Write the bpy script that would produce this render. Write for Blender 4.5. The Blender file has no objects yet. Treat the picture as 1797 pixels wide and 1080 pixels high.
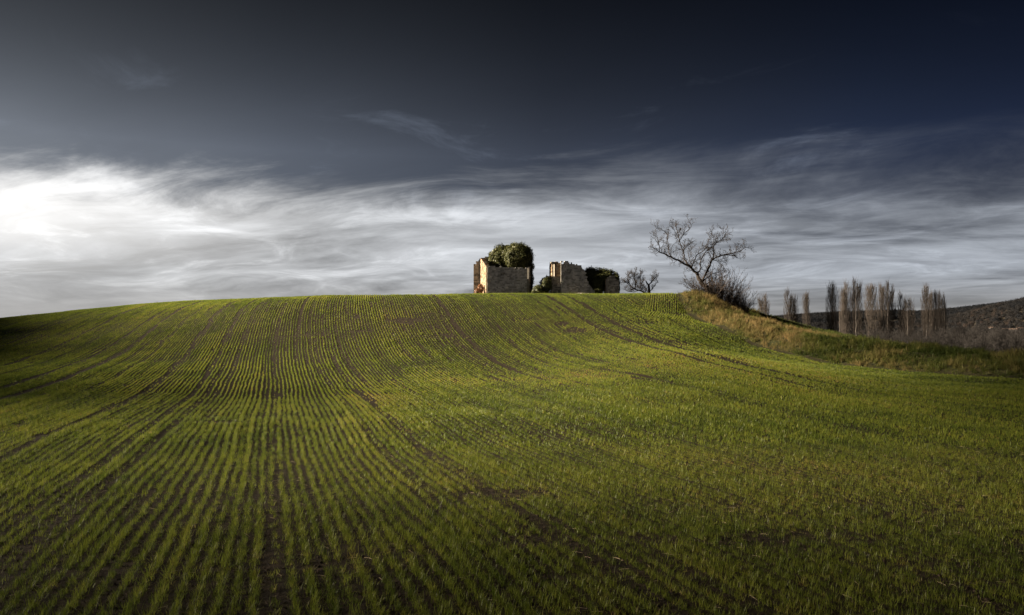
import bpy, math, random
import numpy as np
from mathutils import Vector, Matrix, noise as mnoise

S = bpy.context.scene
R = math.radians
# ------------------------------------------------------------------ camera
F_PX, CX, CY, Y_HOR, CAM_Z = 1410.0, 898.5, 540.0, 585.0, 2.15
PITCH = math.atan((Y_HOR-CY)/F_PX)
cam = bpy.data.cameras.new('camera'); cam_o = bpy.data.objects.new('camera', cam)
S.collection.objects.link(cam_o); S.camera = cam_o
cam.sensor_width = 36.0; cam.lens = 36.0*F_PX/1797.0
cam.clip_start = 0.1; cam.clip_end = 20000
cam_o.location = (0, 0, CAM_Z); cam_o.rotation_euler = (R(90)+PITCH, 0, 0)

# ------------------------------------------------------------------ exposure
EXPO = 2.36
S.view_settings.view_transform = 'Standard'; S.view_settings.look = 'None'
S.view_settings.gamma = 1.0; S.view_settings.use_curve_mapping = False
S.view_settings.exposure = EXPO
S.render.engine = 'CYCLES'
S.cycles.max_bounces = 6; S.cycles.transparent_max_bounces = 8

# ------------------------------------------------------------------ sun
SUN_AZ, SUN_EL = R(-91), R(17.5)          # straight from the left, low
sdir = Vector((math.sin(SUN_AZ)*math.cos(SUN_EL), math.cos(SUN_AZ)*math.cos(SUN_EL), math.sin(SUN_EL)))
sun = bpy.data.lights.new('sun', 'SUN'); sun.energy = 5.0; sun.angle = R(0.5); sun.color = (1.0, .86, .66)
sun_o = bpy.data.objects.new('sun', sun); S.collection.objects.link(sun_o)
sun_o.rotation_euler = sdir.to_track_quat('Z', 'Y').to_euler()

# ------------------------------------------------------------------ sky
world = bpy.data.worlds.new('World'); S.world = world; world.use_nodes = True
def build_sky():
    nt = world.node_tree; nt.nodes.clear(); N, L = nt.nodes, nt.links
    def put(sock, v):
        if v is None: return
        if hasattr(v, 'is_linked') or hasattr(v, 'links'): L.new(v, sock)
        else: sock.default_value = v
    def m(op, a, b=None, c=None, clamp=False):
        n = N.new('ShaderNodeMath'); n.operation = op; n.use_clamp = clamp
        for s, v in zip(n.inputs, (a, b, c)): put(s, v)
        return n.outputs[0]
    def ss(lo, hi, v):
        n = N.new('ShaderNodeMapRange'); n.interpolation_type = 'SMOOTHSTEP'
        put(n.inputs[0], v); n.inputs[1].default_value = lo; n.inputs[2].default_value = hi
        return n.outputs[0]
    def vec(a, b, c):
        n = N.new('ShaderNodeCombineXYZ')
        for s, v in zip(n.inputs, (a, b, c)): put(s, v)
        return n.outputs[0]
    def noise(v, scale, det=5, rough=.55, dist=0.):
        n = N.new('ShaderNodeTexNoise'); put(n.inputs['Vector'], v)
        n.inputs['Scale'].default_value = scale; n.inputs['Detail'].default_value = det
        n.inputs['Roughness'].default_value = rough; n.inputs['Distortion'].default_value = dist
        return n.outputs['Fac']
    def mix(f, a, b):
        n = N.new('ShaderNodeMix'); n.data_type = 'RGBA'
        put(n.inputs['Factor'], f); put(n.inputs['A'], a); put(n.inputs['B'], b)
        return n.outputs['Result']
    def mul(col, f):
        n = N.new('ShaderNodeVectorMath'); n.operation = 'SCALE'; put(n.inputs[0], col); put(n.inputs['Scale'], f)
        return n.outputs[0]
    def add(a, b):
        n = N.new('ShaderNodeVectorMath'); n.operation = 'ADD'; put(n.inputs[0], a); put(n.inputs[1], b)
        return n.outputs[0]
    tc = N.new('ShaderNodeTexCoord').outputs['Generated']
    sp = N.new('ShaderNodeSeparateXYZ'); L.new(tc, sp.inputs[0])
    x, y, z = sp.outputs
    zc = m('MAXIMUM', z, 0.0)
    hyp = m('SQRT', m('ADD', m('MULTIPLY', x, x), m('MULTIPLY', y, y)))
    ax = m('DIVIDE', x, m('MAXIMUM', hyp, .001))                       # sine of the azimuth
    k = m('ADD', zc, .10)
    px, py = m('DIVIDE', x, k), m('DIVIDE', y, k)
    warp = noise(vec(px, py, 3.1), .45, 3, .5)
    w = m('MULTIPLY', m('SUBTRACT', warp, .5), 1.5)
    # the streaks of the high cloud run across the view, fanning up to the right
    pyr = m('ADD', m('ADD', py, m('MULTIPLY', px, .24)), w)
    broad = noise(vec(m('MULTIPLY', px, .55), m('MULTIPLY', pyr, .70), 1.3), 1.0, 6, .58, .4)
    fine = noise(vec(m('MULTIPLY', px, .95), m('MULTIPLY', pyr, 2.0), 7.), 1.0, 10, .66, .35)
    puff = noise(vec(m('MULTIPLY', px, 1.7), m('MULTIPLY', pyr, 1.6), 4.), 1.0, 10, .64, .7)
    # upper limit of the bright cloud bank
    lim = m('ADD', z, m('ADD', m('MULTIPLY', m('SUBTRACT', broad, .5), -.07), m('MULTIPLY', m('SUBTRACT', fine, .5), -.10)))
    right = ss(-.25, .50, ax)
    lo = m('MULTIPLY_ADD', right, -.100, .138); hi = m('MULTIPLY_ADD', right, .045, .198)
    bt = m('DIVIDE', m('SUBTRACT', lim, lo), m('SUBTRACT', hi, lo), clamp=True)
    bank = m('SUBTRACT', 1.0, m('MULTIPLY', m('MULTIPLY', bt, bt), m('MULTIPLY_ADD', bt, -2.0, 3.0)))
    streak = m('ADD', m('ADD', m('MULTIPLY', ss(.34, .66, broad), .52), m('MULTIPLY', ss(.34, .66, fine), .30)), m('MULTIPLY', ss(.40, .70, puff), .18))
    # brighter towards the veiled sun, greyer away from it
    dn = N.new('ShaderNodeVectorMath'); dn.operation = 'DOT_PRODUCT'; L.new(tc, dn.inputs[0])
    g = Vector((math.sin(R(-60)), math.cos(R(-60)), 0)) * math.cos(R(10.0)); g.z = math.sin(R(10.0))
    dn.inputs[1].default_value = g
    ca = m('MAXIMUM', dn.outputs['Value'], 0.)
    hz = ss(.12, .70, m('MULTIPLY', ax, -1.0))
    dz = m('DIVIDE', m('SUBTRACT', m('ADD', lim, m('MULTIPLY', m('SUBTRACT', fine, .5), .05)), .135), .050)
    glow = m('MULTIPLY', m('POWER', hz, 1.4), m('POWER', 2.718, m('MULTIPLY', m('MULTIPLY', dz, dz), -1.0)))
    veil = m('POWER', ca, 4.0)
    lum = m('ADD', m('ADD', .18, m('MULTIPLY', streak, .58)), m('MULTIPLY', veil, .16))
    lum = m('ADD', lum, m('MULTIPLY', m('MULTIPLY', ss(.50, .72, puff), .16), ss(.0, .10, z)))
    low = m('SUBTRACT', 1.0, m('MULTIPLY', ss(.085, .0, z), .12))
    n = N.new('ShaderNodeMapRange'); n.interpolation_type = 'SMOOTHSTEP'; L.new(z, n.inputs[0])
    n.inputs[1].default_value = 0.; n.inputs[2].default_value = .075; n.inputs[3].default_value = 0.; n.inputs[4].default_value = 1.
    haze_up = n.outputs[0]
    lum = m('ADD', m('MULTIPLY', lum, haze_up), m('MULTIPLY', m('SUBTRACT', 1.0, haze_up), m('ADD', .34, m('MULTIPLY', veil, .14))))
    tintc = mix(ss(-.45, .55, ax), (.975, .99, 1.01, 1), (.90, .97, 1.08, 1))
    tintc = mix(haze_up, (1.02, .995, .965, 1), tintc)
    bright = mul(tintc, m('MULTIPLY', lum, m('MULTIPLY_ADD', right, -.22, 1.0)))
    # heavy dark cloud above it, blue-grey, darkest away from the sun
    sky = N.new('ShaderNodeTexSky'); sky.sky_type = 'NISHITA'; sky.sun_disc = False
    sky.sun_elevation = SUN_EL; sky.sun_rotation = SUN_AZ; sky.altitude = 200; sky.air_density = 1.2
    r = N.new('ShaderNodeValToRGB'); put(r.inputs[0], m('MULTIPLY_ADD', ax, .5, .5))
    e = r.color_ramp.elements
    e[0].position = .18; e[0].color = (.200, .222, .258, 1)
    e[1].position = .86; e[1].color = (.0080, .0140, .040, 1)
    q = e.new(.36); q.color = (.102, .118, .150, 1)
    q = e.new(.52); q.color = (.046, .056, .081, 1)
    q = e.new(.70); q.color = (.020, .030, .062, 1)
    fall = m('MAXIMUM', m('POWER', 2.718, m('MULTIPLY', m('MAXIMUM', m('SUBTRACT', z, .215), 0.), -11.0)), .10)
    dark = mul(mul(r.outputs[0], fall), m('ADD', .8, m('MULTIPLY', broad, .4)))
    dark = add(dark, mul(sky.outputs[0], m('MULTIPLY', .0005, fall)))
    # torn wisps on the dark part
    wis = m('MULTIPLY', ss(.60, .80, puff), ss(.40, .28, z))
    n = N.new('ShaderNodeMapRange'); n.interpolation_type = 'SMOOTHSTEP'; L.new(z, n.inputs[0])
    n.inputs[1].default_value = .22; n.inputs[2].default_value = .36; n.inputs[3].default_value = 1.; n.inputs[4].default_value = 0.
    dark = add(dark, mul((.055, .065, .085), m('MULTIPLY', m('MULTIPLY', ss(.55, .82, puff), n.outputs[0]), 1.0)))
    col = mix(bank, dark, bright)
    col = add(col, mul((1.0, .97, .93), m('MULTIPLY', glow, m('ADD', .10, m('MULTIPLY', bank, .72)))))
    bg = N.new('ShaderNodeBackground'); L.new(col, bg.inputs[0]); bg.inputs[1].default_value = 2**-EXPO
    out = N.new('ShaderNodeOutputWorld'); L.new(bg.outputs[0], out.inputs[0])
build_sky()

# ------------------------------------------------------------------ helpers
ROOT = S.collection
def tag(o, label=None, cat=None, group=None, kind=None):
    if label: o['label'] = label
    if cat: o['category'] = cat
    if group: o['group'] = group
    if kind: o['kind'] = kind
    return o
def empty(name, loc, label, cat, group=None):
    o = bpy.data.objects.new(name, None); ROOT.objects.link(o); o.location = loc; o.empty_display_size = .3
    return tag(o, label, cat, group)
def link(name, me, mat, parent=None, loc=None):
    o = bpy.data.objects.new(name, me); ROOT.objects.link(o)
    if mat is not None and not me.materials: me.materials.append(mat)
    if parent is not None: o.parent = parent
    if loc is not None: o.location = loc
    return o
class MB:
    """collects boxes, tubes and leaves; becomes one mesh"""
    def __init__(s): s.v, s.f = [], []
    def mesh(s, name, smooth=False):
        me = bpy.data.meshes.new(name); me.from_pydata(s.v, [], s.f)
        if smooth: me.polygons.foreach_set('use_smooth', [True]*len(me.polygons))
        me.update(); return me
    def tube(s, pts, rad, sides=5):
        n0 = len(s.v); n = len(pts)
        ref = Vector((.31, .87, .4)).normalized()
        for i, p in enumerate(pts):
            t = (pts[min(i+1, n-1)]-pts[max(i-1, 0)])
            t = t.normalized() if t.length > 1e-9 else Vector((0, 0, 1))
            a = t.cross(ref)
            if a.length < .1: a = t.cross(Vector((1, 0, 0)))
            a.normalize(); b = t.cross(a)
            for k in range(sides):
                q = 2*math.pi*k/sides
                s.v.append(p+(a*math.cos(q)+b*math.sin(q))*rad[i])
        for i in range(n-1):
            for k in range(sides):
                k2 = (k+1) % sides
                s.f.append((n0+i*sides+k, n0+i*sides+k2, n0+(i+1)*sides+k2, n0+(i+1)*sides+k))
        s.f.append(tuple(n0+(n-1)*sides+k for k in range(sides)))
    def box(s, c, u, v, w):
        """box with centre c and half-axis vectors u, v, w"""
        n0 = len(s.v)
        for a in (-1, 1):
            for b in (-1, 1):
                for d in (-1, 1): s.v.append(c+u*a+v*b+w*d)
        for q in ((0,1,3,2),(4,6,7,5),(0,4,5,1),(2,3,7,6),(0,2,6,4),(1,5,7,3)):
            s.f.append(tuple(n0+i for i in q))

def mat_new(name):
    m = bpy.data.materials.new(name); m.use_nodes = True
    nt = m.node_tree; nt.nodes.clear()
    return m, nt, nt.nodes, nt.links
def ramp(N, stops):
    r = N.new('ShaderNodeValToRGB'); e = r.color_ramp.elements
    e[0].position, e[0].color = stops[0][0], (*stops[0][1], 1)
    e[1].position, e[1].color = stops[-1][0], (*stops[-1][1], 1)
    for p, c in stops[1:-1]:
        q = e.new(p); q.color = (*c, 1)
    return r
def leaf_mat(name, stops, attr=None, attr_type='INSTANCER', trans=.45, rough=.6, gloss=.03):
    """thin leaf: diffuse and translucent, coloured by an attribute or by a random value for each leaf"""
    m, nt, N, L = mat_new(name)
    r = ramp(N, stops)
    if attr:
        a = N.new('ShaderNodeAttribute'); a.attribute_type = attr_type; a.attribute_name = attr
        L.new(a.outputs['Fac'], r.inputs[0])
    else:
        g = N.new('ShaderNodeNewGeometry'); L.new(g.outputs['Random Per Island'], r.inputs[0])
    d = N.new('ShaderNodeBsdfDiffuse'); t = N.new('ShaderNodeBsdfTranslucent')
    gl = N.new('ShaderNodeBsdfGlossy'); gl.inputs['Roughness'].default_value = .38; gl.inputs['Color'].default_value = (.9, .9, .85, 1)
    L.new(r.outputs[0], d.inputs[0]); L.new(r.outputs[0], t.inputs[0])
    x = N.new('ShaderNodeMixShader'); x.inputs[0].default_value = trans
    L.new(d.outputs[0], x.inputs[1]); L.new(t.outputs[0], x.inputs[2])
    x2 = N.new('ShaderNodeMixShader'); x2.inputs[0].default_value = gloss
    L.new(x.outputs[0], x2.inputs[1]); L.new(gl.outputs[0], x2.inputs[2])
    o = N.new('ShaderNodeOutputMaterial'); L.new(x2.outputs[0], o.inputs[0])
    return m
def rough_mat(name, stops, scale=3., bump=.3, bscale=20., rough=.95, island=.0, stretch=(1, 1, 1), stain=0.):
    m, nt, N, L = mat_new(name)
    tc = N.new('ShaderNodeTexCoord'); mp = N.new('ShaderNodeMapping'); mp.inputs['Scale'].default_value = stretch
    L.new(tc.outputs['Object'], mp.inputs[0])
    n = N.new('ShaderNodeTexNoise'); n.inputs['Scale'].default_value = scale; n.inputs['Detail'].default_value = 6; n.inputs['Roughness'].default_value = .65
    L.new(mp.outputs[0], n.inputs['Vector'])
    fac = n.outputs['Fac']
    if island:
        g = N.new('ShaderNodeNewGeometry'); a = N.new('ShaderNodeMath'); a.operation = 'MULTIPLY_ADD'
        s_ = N.new('ShaderNodeMath'); s_.operation = 'SUBTRACT'; L.new(g.outputs['Random Per Island'], s_.inputs[0]); s_.inputs[1].default_value = .5
        L.new(s_.outputs[0], a.inputs[0]); a.inputs[1].default_value = island; L.new(fac, a.inputs[2]); fac = a.outputs[0]
    r = ramp(N, stops); L.new(fac, r.inputs[0])
    p = N.new('ShaderNodeBsdfPrincipled'); p.inputs['Roughness'].default_value = rough
    if stain:
        mq = N.new('ShaderNodeMapping'); mq.inputs['Scale'].default_value = (1., 1., .55); L.new(tc.outputs['Object'], mq.inputs[0])
        sn = N.new('ShaderNodeTexNoise'); sn.inputs['Scale'].default_value = .75; sn.inputs['Detail'].default_value = 7; sn.inputs['Roughness'].default_value = .62
        L.new(mq.outputs[0], sn.inputs['Vector'])
        sr = ramp(N, [(.36, (1.22, 1.20, 1.15)), (.50, (.95, .95, .95)), (.66, (.42, .44, .42))]); L.new(sn.outputs['Fac'], sr.inputs[0])
        mm = N.new('ShaderNodeMix'); mm.data_type = 'RGBA'; mm.blend_type = 'MULTIPLY'; mm.inputs['Factor'].default_value = stain
        L.new(r.outputs[0], mm.inputs['A']); L.new(sr.outputs[0], mm.inputs['B']); L.new(mm.outputs['Result'], p.inputs['Base Color'])
    else: L.new(r.outputs[0], p.inputs['Base Color'])
    p.inputs['Specular IOR Level'].default_value = .15
    b = N.new('ShaderNodeTexNoise'); b.inputs['Scale'].default_value = bscale; b.inputs['Detail'].default_value = 5; L.new(mp.outputs[0], b.inputs['Vector'])
    bp = N.new('ShaderNodeBump'); bp.inputs['Strength'].default_value = bump; bp.inputs['Distance'].default_value = .05
    L.new(b.outputs['Fac'], bp.inputs['Height']); L.new(bp.outputs[0], p.inputs['Normal'])
    o = N.new('ShaderNodeOutputMaterial'); L.new(p.outputs[0], o.inputs[0])
    return m

M_WHEAT = leaf_mat('wheat_blade', [(0, (.036, .058, .008)), (.35, (.099, .127, .019)), (.62, (.170, .190, .027)), (.82, (.235, .205, .042)), (1, (.27, .185, .06))], 'tint', trans=.5, gloss=.010)
M_DRY = leaf_mat('verge_grass', [(0, (.026, .038, .009)), (.35, (.066, .076, .018)), (.65, (.135, .108, .042)), (1, (.22, .150, .065))], 'tint', trans=.35, gloss=.004)
M_IVY = leaf_mat('ivy_leaf', [(0, (.028, .033, .013)), (.5, (.052, .056, .021)), (1, (.084, .082, .032))], trans=.12, gloss=.01)
M_BUSH = leaf_mat('bush_leaf', [(0, (.022, .030, .010)), (.5, (.05, .06, .018)), (1, (.10, .085, .03))], trans=.2)
M_IVYCORE = rough_mat('foliage_dark_core', [(.3, (.018, .022, .010)), (.7, (.040, .040, .020))], 3., .4)
M_BARK = rough_mat('dark_bark', [(.3, (.014, .011, .010)), (.7, (.038, .030, .025))], 6., .5, 40.)
M_TWIG = rough_mat('twig_bark', [(.3, (.012, .010, .009)), (.7, (.032, .025, .021))], 4., .2, 30.)
M_SHRUB = rough_mat('shrub_stem', [(.3, (.026, .020, .016)), (.7, (.060, .045, .036))], 2., .2, 30.)
M_POPLAR = rough_mat('poplar_bark', [(.3, (.045, .039, .034)), (.7, (.09, .078, .070))], .6, .3, 6.)
M_POPTWIG = rough_mat('poplar_twig', [(.3, (.018, .015, .0125)), (.7, (.038, .030, .025))], .4, .1, 6.)
M_WOOD = rough_mat('bare_wood_twig', [(.3, (.010, .009, .009)), (.7, (.023, .020, .018))], .05, .1, 3.)
M_STONE = rough_mat('rubble_stone', [(.22, (.17, .150, .125)), (.5, (.35, .310, .26)), (.78, (.50, .45, .38))], 1.6, .6, 9., island=.75, stain=.8)
M_STONE2 = rough_mat('pale_rubble_stone', [(.22, (.27, .255, .235)), (.5, (.43, .41, .375)), (.78, (.56, .53, .485))], 1.2, .6, 9., island=.7, stain=.8)
M_BRICKISH = rough_mat('ochre_stone', [(.25, (.17, .115, .075)), (.55, (.29, .205, .135)), (.8, (.38, .29, .20))], 1.6, .5, 9., island=.55, stain=.5)
M_MORTAR = rough_mat('lime_mortar', [(.3, (.22, .20, .17)), (.7, (.36, .33, .28))], 3., .5, 14.)
M_HILLTREE = leaf_mat('hill_wood_crown', [(0, (.007, .008, .010)), (.5, (.013, .0135, .015)), (.85, (.021, .019, .018)), (1, (.038, .028, .024))], 'tint', trans=.0, gloss=.0)
M_HOUSEWALL = rough_mat('far_plaster', [(.3, (.34, .33, .32)), (.7, (.48, .46, .44))], .5, .1)
M_HOUSEROOF = rough_mat('far_roof_tile', [(.3, (.12, .085, .07)), (.7, (.20, .14, .11))], .5, .1)

# ------------------------------------------------------------------ terrain
def at(x, y, d):
    """point at forward distance d that the photograph shows at pixel (x, y)"""
    tx, ty = (x-CX)/F_PX, (CY-y)/F_PX
    c, s = math.cos(PITCH), math.sin(PITCH)
    fy, fz = c-ty*s, s+ty*c
    return np.array((tx/fy*d, d, CAM_Z+fz/fy*d))
# measured points of the ground: (pixel x, pixel y, distance ahead in metres)
CTRL = [
 (0,1080,6.1),(0,850,11.5),(0,703,24),(0,650,36),(0,604,52),(0,573,63),(0,559,76),
 (250,1000,7.3),(250,780,15.5),(250,700,26),(250,650,35),(250,605,46),(250,570,54),(250,545,62),(250,535,70),
 (480,1060,6.2),(480,935,8.8),(480,790,16.3),(480,700,27.5),(480,650,36.5),(480,610,43.5),(480,570,49),(480,540,54),(480,524.5,61),
 (700,1060,6.2),(700,860,11.5),(700,740,20),(700,690,28),(700,650,35.5),(700,610,42),(700,570,47.5),(700,535,53),(700,519.5,60),
 (950,1060,6.2),(950,860,11.5),(950,740,20),(950,690,27),(950,655,34),(950,610,41.5),(950,570,47),(950,535,52.5),(950,518,59),
 (1200,1060,6.2),(1200,860,11.3),(1200,740,19),(1200,690,24.5),(1200,655,30),(1200,620,37),(1200,590,44),(1200,560,51),(1190,535,56),(1190,522,61),
 (1450,1060,6.3),(1450,860,11.3),(1450,740,20),(1450,690,26.5),(1450,655,34),
 (1797,1060,6.3),(1797,860,11.4),(1797,740,20),(1797,690,25.5),
 (250,534,75),(480,523,68),(600,520.5,67),(700,519.3,67),(830,518,67),(950,517.3,67),(1050,518.5,67),(1130,521,67),(1175,523,67),
 # behind the brow
 (-150,575,80),(0,568,100),(250,545,90),(480,529,82),(700,522.5,80),(950,521,80),(1120,524,80),
 (0,590,160),(480,536,140),(700,526,130),(900,522,130),(1050,522,130),(1120,527,110),(-300,610,160),
 # foot of the bank
 (1205,546,55.2),(1250,569,51.5),(1330,605,46),(1390,619,43.5),(1450,632,41),(1520,642,39),(1600,650,37),(1700,656,35),(1797,661,33.5),(1950,668,31.5),
 # top of the bank
 (1212,515,58.5),(1240,519,59),(1262,538,55.5),(1270,543,60),(1310,559,56),(1345,574,54),(1420,592,51),(1310,556,51.5),(1345,573,49.5),(1420,590,46.5),(1500,604,43.8),(1600,615,41.2),(1700,623,39.2),(1797,630,37.7),(1950,640,35.5),(1500,607,48.5),(1600,619,46),(1700,627,44),(1797,634,42.5),(1950,644,40.5),
 # slope behind the bank
 (1225,521,70),(1265,537,68),(1310,553,66),(1345,563,66),(1420,581,64),(1500,601,58),(1600,617,54),(1797,634,50),
 (1240,545,95),(1345,575,95),(1420,595,92),(1500,613,88),(1600,628,85),(1797,645,82),(2100,660,75),
 (1345,602,150),(1500,625,150),(1797,640,150),(2100,640,150),(1200,570,150),
]
_a, _b = CTRL.index((1205,546,55.2)), CTRL.index((1950,668,31.5))
FOOT = CTRL[_a:_b+1]
_P = np.array([at(*c) for c in CTRL]+[(-20,0,-.05),(0,0,0),(20,0,0),(-25,-30,0),(0,-30,.1),(25,-30,0),(-70,30,-.4),(-80,-20,-.8),(70,-20,-.3),(-120,80,-3.),(-100,130,-4.),(-160,20,-4.)], dtype=float)
def _tps(r2):
    return np.where(r2 > 1e-9, r2*np.log(r2+1e-12), 0.0)
_n = len(_P)
_K = _tps(((_P[:, None, :2]-_P[None, :, :2])**2).sum(2)) + np.eye(_n)*3.0
_A = np.zeros((_n+3, _n+3)); _A[:_n, :_n] = _K
_A[:_n, _n] = 1; _A[:_n, _n+1:] = _P[:, :2]; _A[_n, :_n] = 1; _A[_n+1:, :_n] = _P[:, :2].T
_W = np.linalg.solve(_A, np.concatenate([_P[:, 2], np.zeros(3)]))
def near_height(X, Y):
    out = np.empty(X.shape)
    fx, fy, fo = X.ravel(), Y.ravel(), out.ravel()
    for i in range(0, fx.size, 20000):
        a, b = fx[i:i+20000], fy[i:i+20000]
        r2 = (a[:, None]-_P[None, :, 0])**2+(b[:, None]-_P[None, :, 1])**2
        fo[i:i+20000] = _tps(r2) @ _W[:_n] + _W[_n] + _W[_n+1]*a + _W[_n+2]*b
    return out
def vnoise(X, Y, seed=0):
    """smooth value noise, 0 to 1"""
    xi, yi = np.floor(X).astype(np.int64), np.floor(Y).astype(np.int64)
    fx, fy = X-xi, Y-yi
    fx, fy = fx*fx*(3-2*fx), fy*fy*(3-2*fy)
    def h(a, b):
        n = (a*374761393+b*668265263+seed*974634777) & 0xffffffff
        n = ((n ^ (n >> 13))*1274126177) & 0xffffffff
        n = (n ^ (n >> 16)) & 0xffff
        return n/65535.0
    return (h(xi, yi)*(1-fx)+h(xi+1, yi)*fx)*(1-fy)+(h(xi, yi+1)*(1-fx)+h(xi+1, yi+1)*fx)*fy
def fnoise(X, Y, seed=0, octs=4):
    t, a, s = 0, 1., 0.
    for o in range(octs):
        t = t+vnoise(X*2**o+o*17.3, Y*2**o+o*9.1, seed+o)*a; s += a; a *= .5
    return t/s
def sstep(a, b, v):
    t = np.clip((v-a)/(b-a), 0, 1); return t*t*(3-2*t)
# the edge of the ploughed field: the foot of the bank, from behind the brow round to the right
EDGE = np.array([(34, 170), (26, 130), (19, 92), (15.4, 74), (13.2, 63)] +
                [tuple(at(*c)[:2]) for c in CTRL if c in FOOT] + [(33, 24), (50, 8), (75, -20)])
def edge_dist(X, Y):
    """distance to the field edge, positive on the bank side"""
    best = np.full(X.shape, 1e9); sign = np.ones(X.shape)
    for (ax, ay), (bx, by) in zip(EDGE[:-1], EDGE[1:]):
        dx, dy = bx-ax, by-ay
        t = np.clip(((X-ax)*dx+(Y-ay)*dy)/(dx*dx+dy*dy), 0, 1)
        ex, ey = X-ax-t*dx, Y-ay-t*dy
        d = np.hypot(ex, ey); c = dx*ey-dy*ex
        u = d < best
        best = np.where(u, d, best); sign = np.where(u, np.where(c > 0, 1., -1.), sign)
    return best*sign
def height(X, Y):
    X, Y = np.asarray(X, float), np.asarray(Y, float)
    r = np.hypot(X, Y-50)
    rr = np.maximum(r/120., 1.)
    h = near_height(X/rr, 50+(Y-50)/rr)
    far = -7.5 + 2.0*(fnoise(X/160., Y/160., 5, 3)-.5)
    h = h*(1-sstep(105, 230, r)) + far*sstep(105, 230, r)
    e = edge_dist(X, Y)
    rough = sstep(0., 1.2, e)*(1-sstep(16, 40, e))
    h = h + rough*((fnoise(X*.9, Y*.9, 11, 3)-.5)*.50 + (fnoise(X*2.6, Y*2.6, 12, 2)-.5)*.18)
    h = h - .10*np.exp(-((e+.25)/.35)**2)*(r < 140)               # the furrow along the foot of the bank
    h = h + (1-sstep(-.5, .5, e))*((fnoise(X*.35, Y*.35, 21, 2)-.5)*.10)*(1-sstep(60, 90, r))
    return h
def row_g(Y):
    """how far a drill row has wandered sideways at distance Y"""
    Y = np.asarray(Y, float); q = np.clip(Y-38, 0, 24)
    return -.2965*Y + .00276*q*q + np.clip(Y-62, 0, None)*.1325 + .03*np.sin(Y*.21+1.)

def build_ground():
    def axis(lo, hi, c, n, k):
        a0, a1 = math.asinh((lo-c)/k), math.asinh((hi-c)/k)
        return c+k*np.sinh(np.linspace(a0, a1, n))
    xs = axis(-3800, 3800, 8., 540, 45.); ys = axis(-400, 5200, 42., 500, 30.)
    X, Y = np.meshgrid(xs, ys); Z = height(X, Y)
    nx, ny = len(xs), len(ys)
    co = np.stack([X, Y, Z], -1).reshape(-1, 3)
    i = np.arange((ny-1)*(nx-1)); r, c = i//(nx-1), i % (nx-1)
    a = r*nx+c
    faces = np.stack([a, a+1, a+nx+1, a+nx], -1)
    me = bpy.data.meshes.new('ground'); me.vertices.add(len(co)); me.vertices.foreach_set('co', co.ravel())
    me.loops.add(faces.size); me.loops.foreach_set('vertex_index', faces.ravel())
    me.polygons.add(len(faces)); me.polygons.foreach_set('loop_start', np.arange(0, faces.size, 4)); me.polygons.foreach_set('loop_total', np.full(len(faces), 4))
    me.update(calc_edges=True); me.polygons.foreach_set('use_smooth', np.ones(len(faces), bool))
    e = edge_dist(X, Y); rad = np.hypot(X, Y-50)
    soil = (1-sstep(-.35, .15, e))*(1-sstep(95, 120, rad))
    at_ = me.attributes.new('soil', 'FLOAT', 'POINT'); at_.data.foreach_set('value', soil.ravel().astype(np.float32))
    m, nt, N, L = mat_new('field_soil_and_turf')
    tc = N.new('ShaderNodeTexCoord')
    def nz(s, d=6, rgh=.6):
        n = N.new('ShaderNodeTexNoise'); n.inputs['Scale'].default_value = s; n.inputs['Detail'].default_value = d; n.inputs['Roughness'].default_value = rgh
        L.new(tc.outputs['Object'], n.inputs['Vector']); return n.outputs['Fac']
    soilc = ramp(N, [(.3, (.010, .0075, .005)), (.55, (.026, .019, .012)), (.8, (.055, .040, .025))]); L.new(nz(9.), soilc.inputs[0])
    turf = ramp(N, [(.3, (.020, .024, .009)), (.5, (.044, .044, .017)), (.75, (.085, .068, .032))]); L.new(nz(.9), turf.inputs[0])
    at2 = N.new('ShaderNodeAttribute'); at2.attribute_name = 'soil'
    mx = N.new('ShaderNodeMix'); mx.data_type = 'RGBA'
    L.new(at2.outputs['Fac'], mx.inputs['Factor']); L.new(turf.outputs[0], mx.inputs['A']); L.new(soilc.outputs[0], mx.inputs['B'])
    p = N.new('ShaderNodeBsdfPrincipled'); p.inputs['Roughness'].default_value = .95; p.inputs['Specular IOR Level'].default_value = .1
    L.new(mx.outputs['Result'], p.inputs['Base Color'])
    bp = N.new('ShaderNodeBump'); bp.inputs['Strength'].default_value = 1.; bp.inputs['Distance'].default_value = .06
    L.new(nz(16., 8, .7), bp.inputs['Height']); L.new(bp.outputs[0], p.inputs['Normal'])
    o = N.new('ShaderNodeOutputMaterial'); L.new(p.outputs[0], o.inputs[0])
    g = link('ground', me, m); tag(g, 'rolling field of brown soil with turf bank and valley beyond', 'ground', kind='structure')
build_ground()

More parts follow.
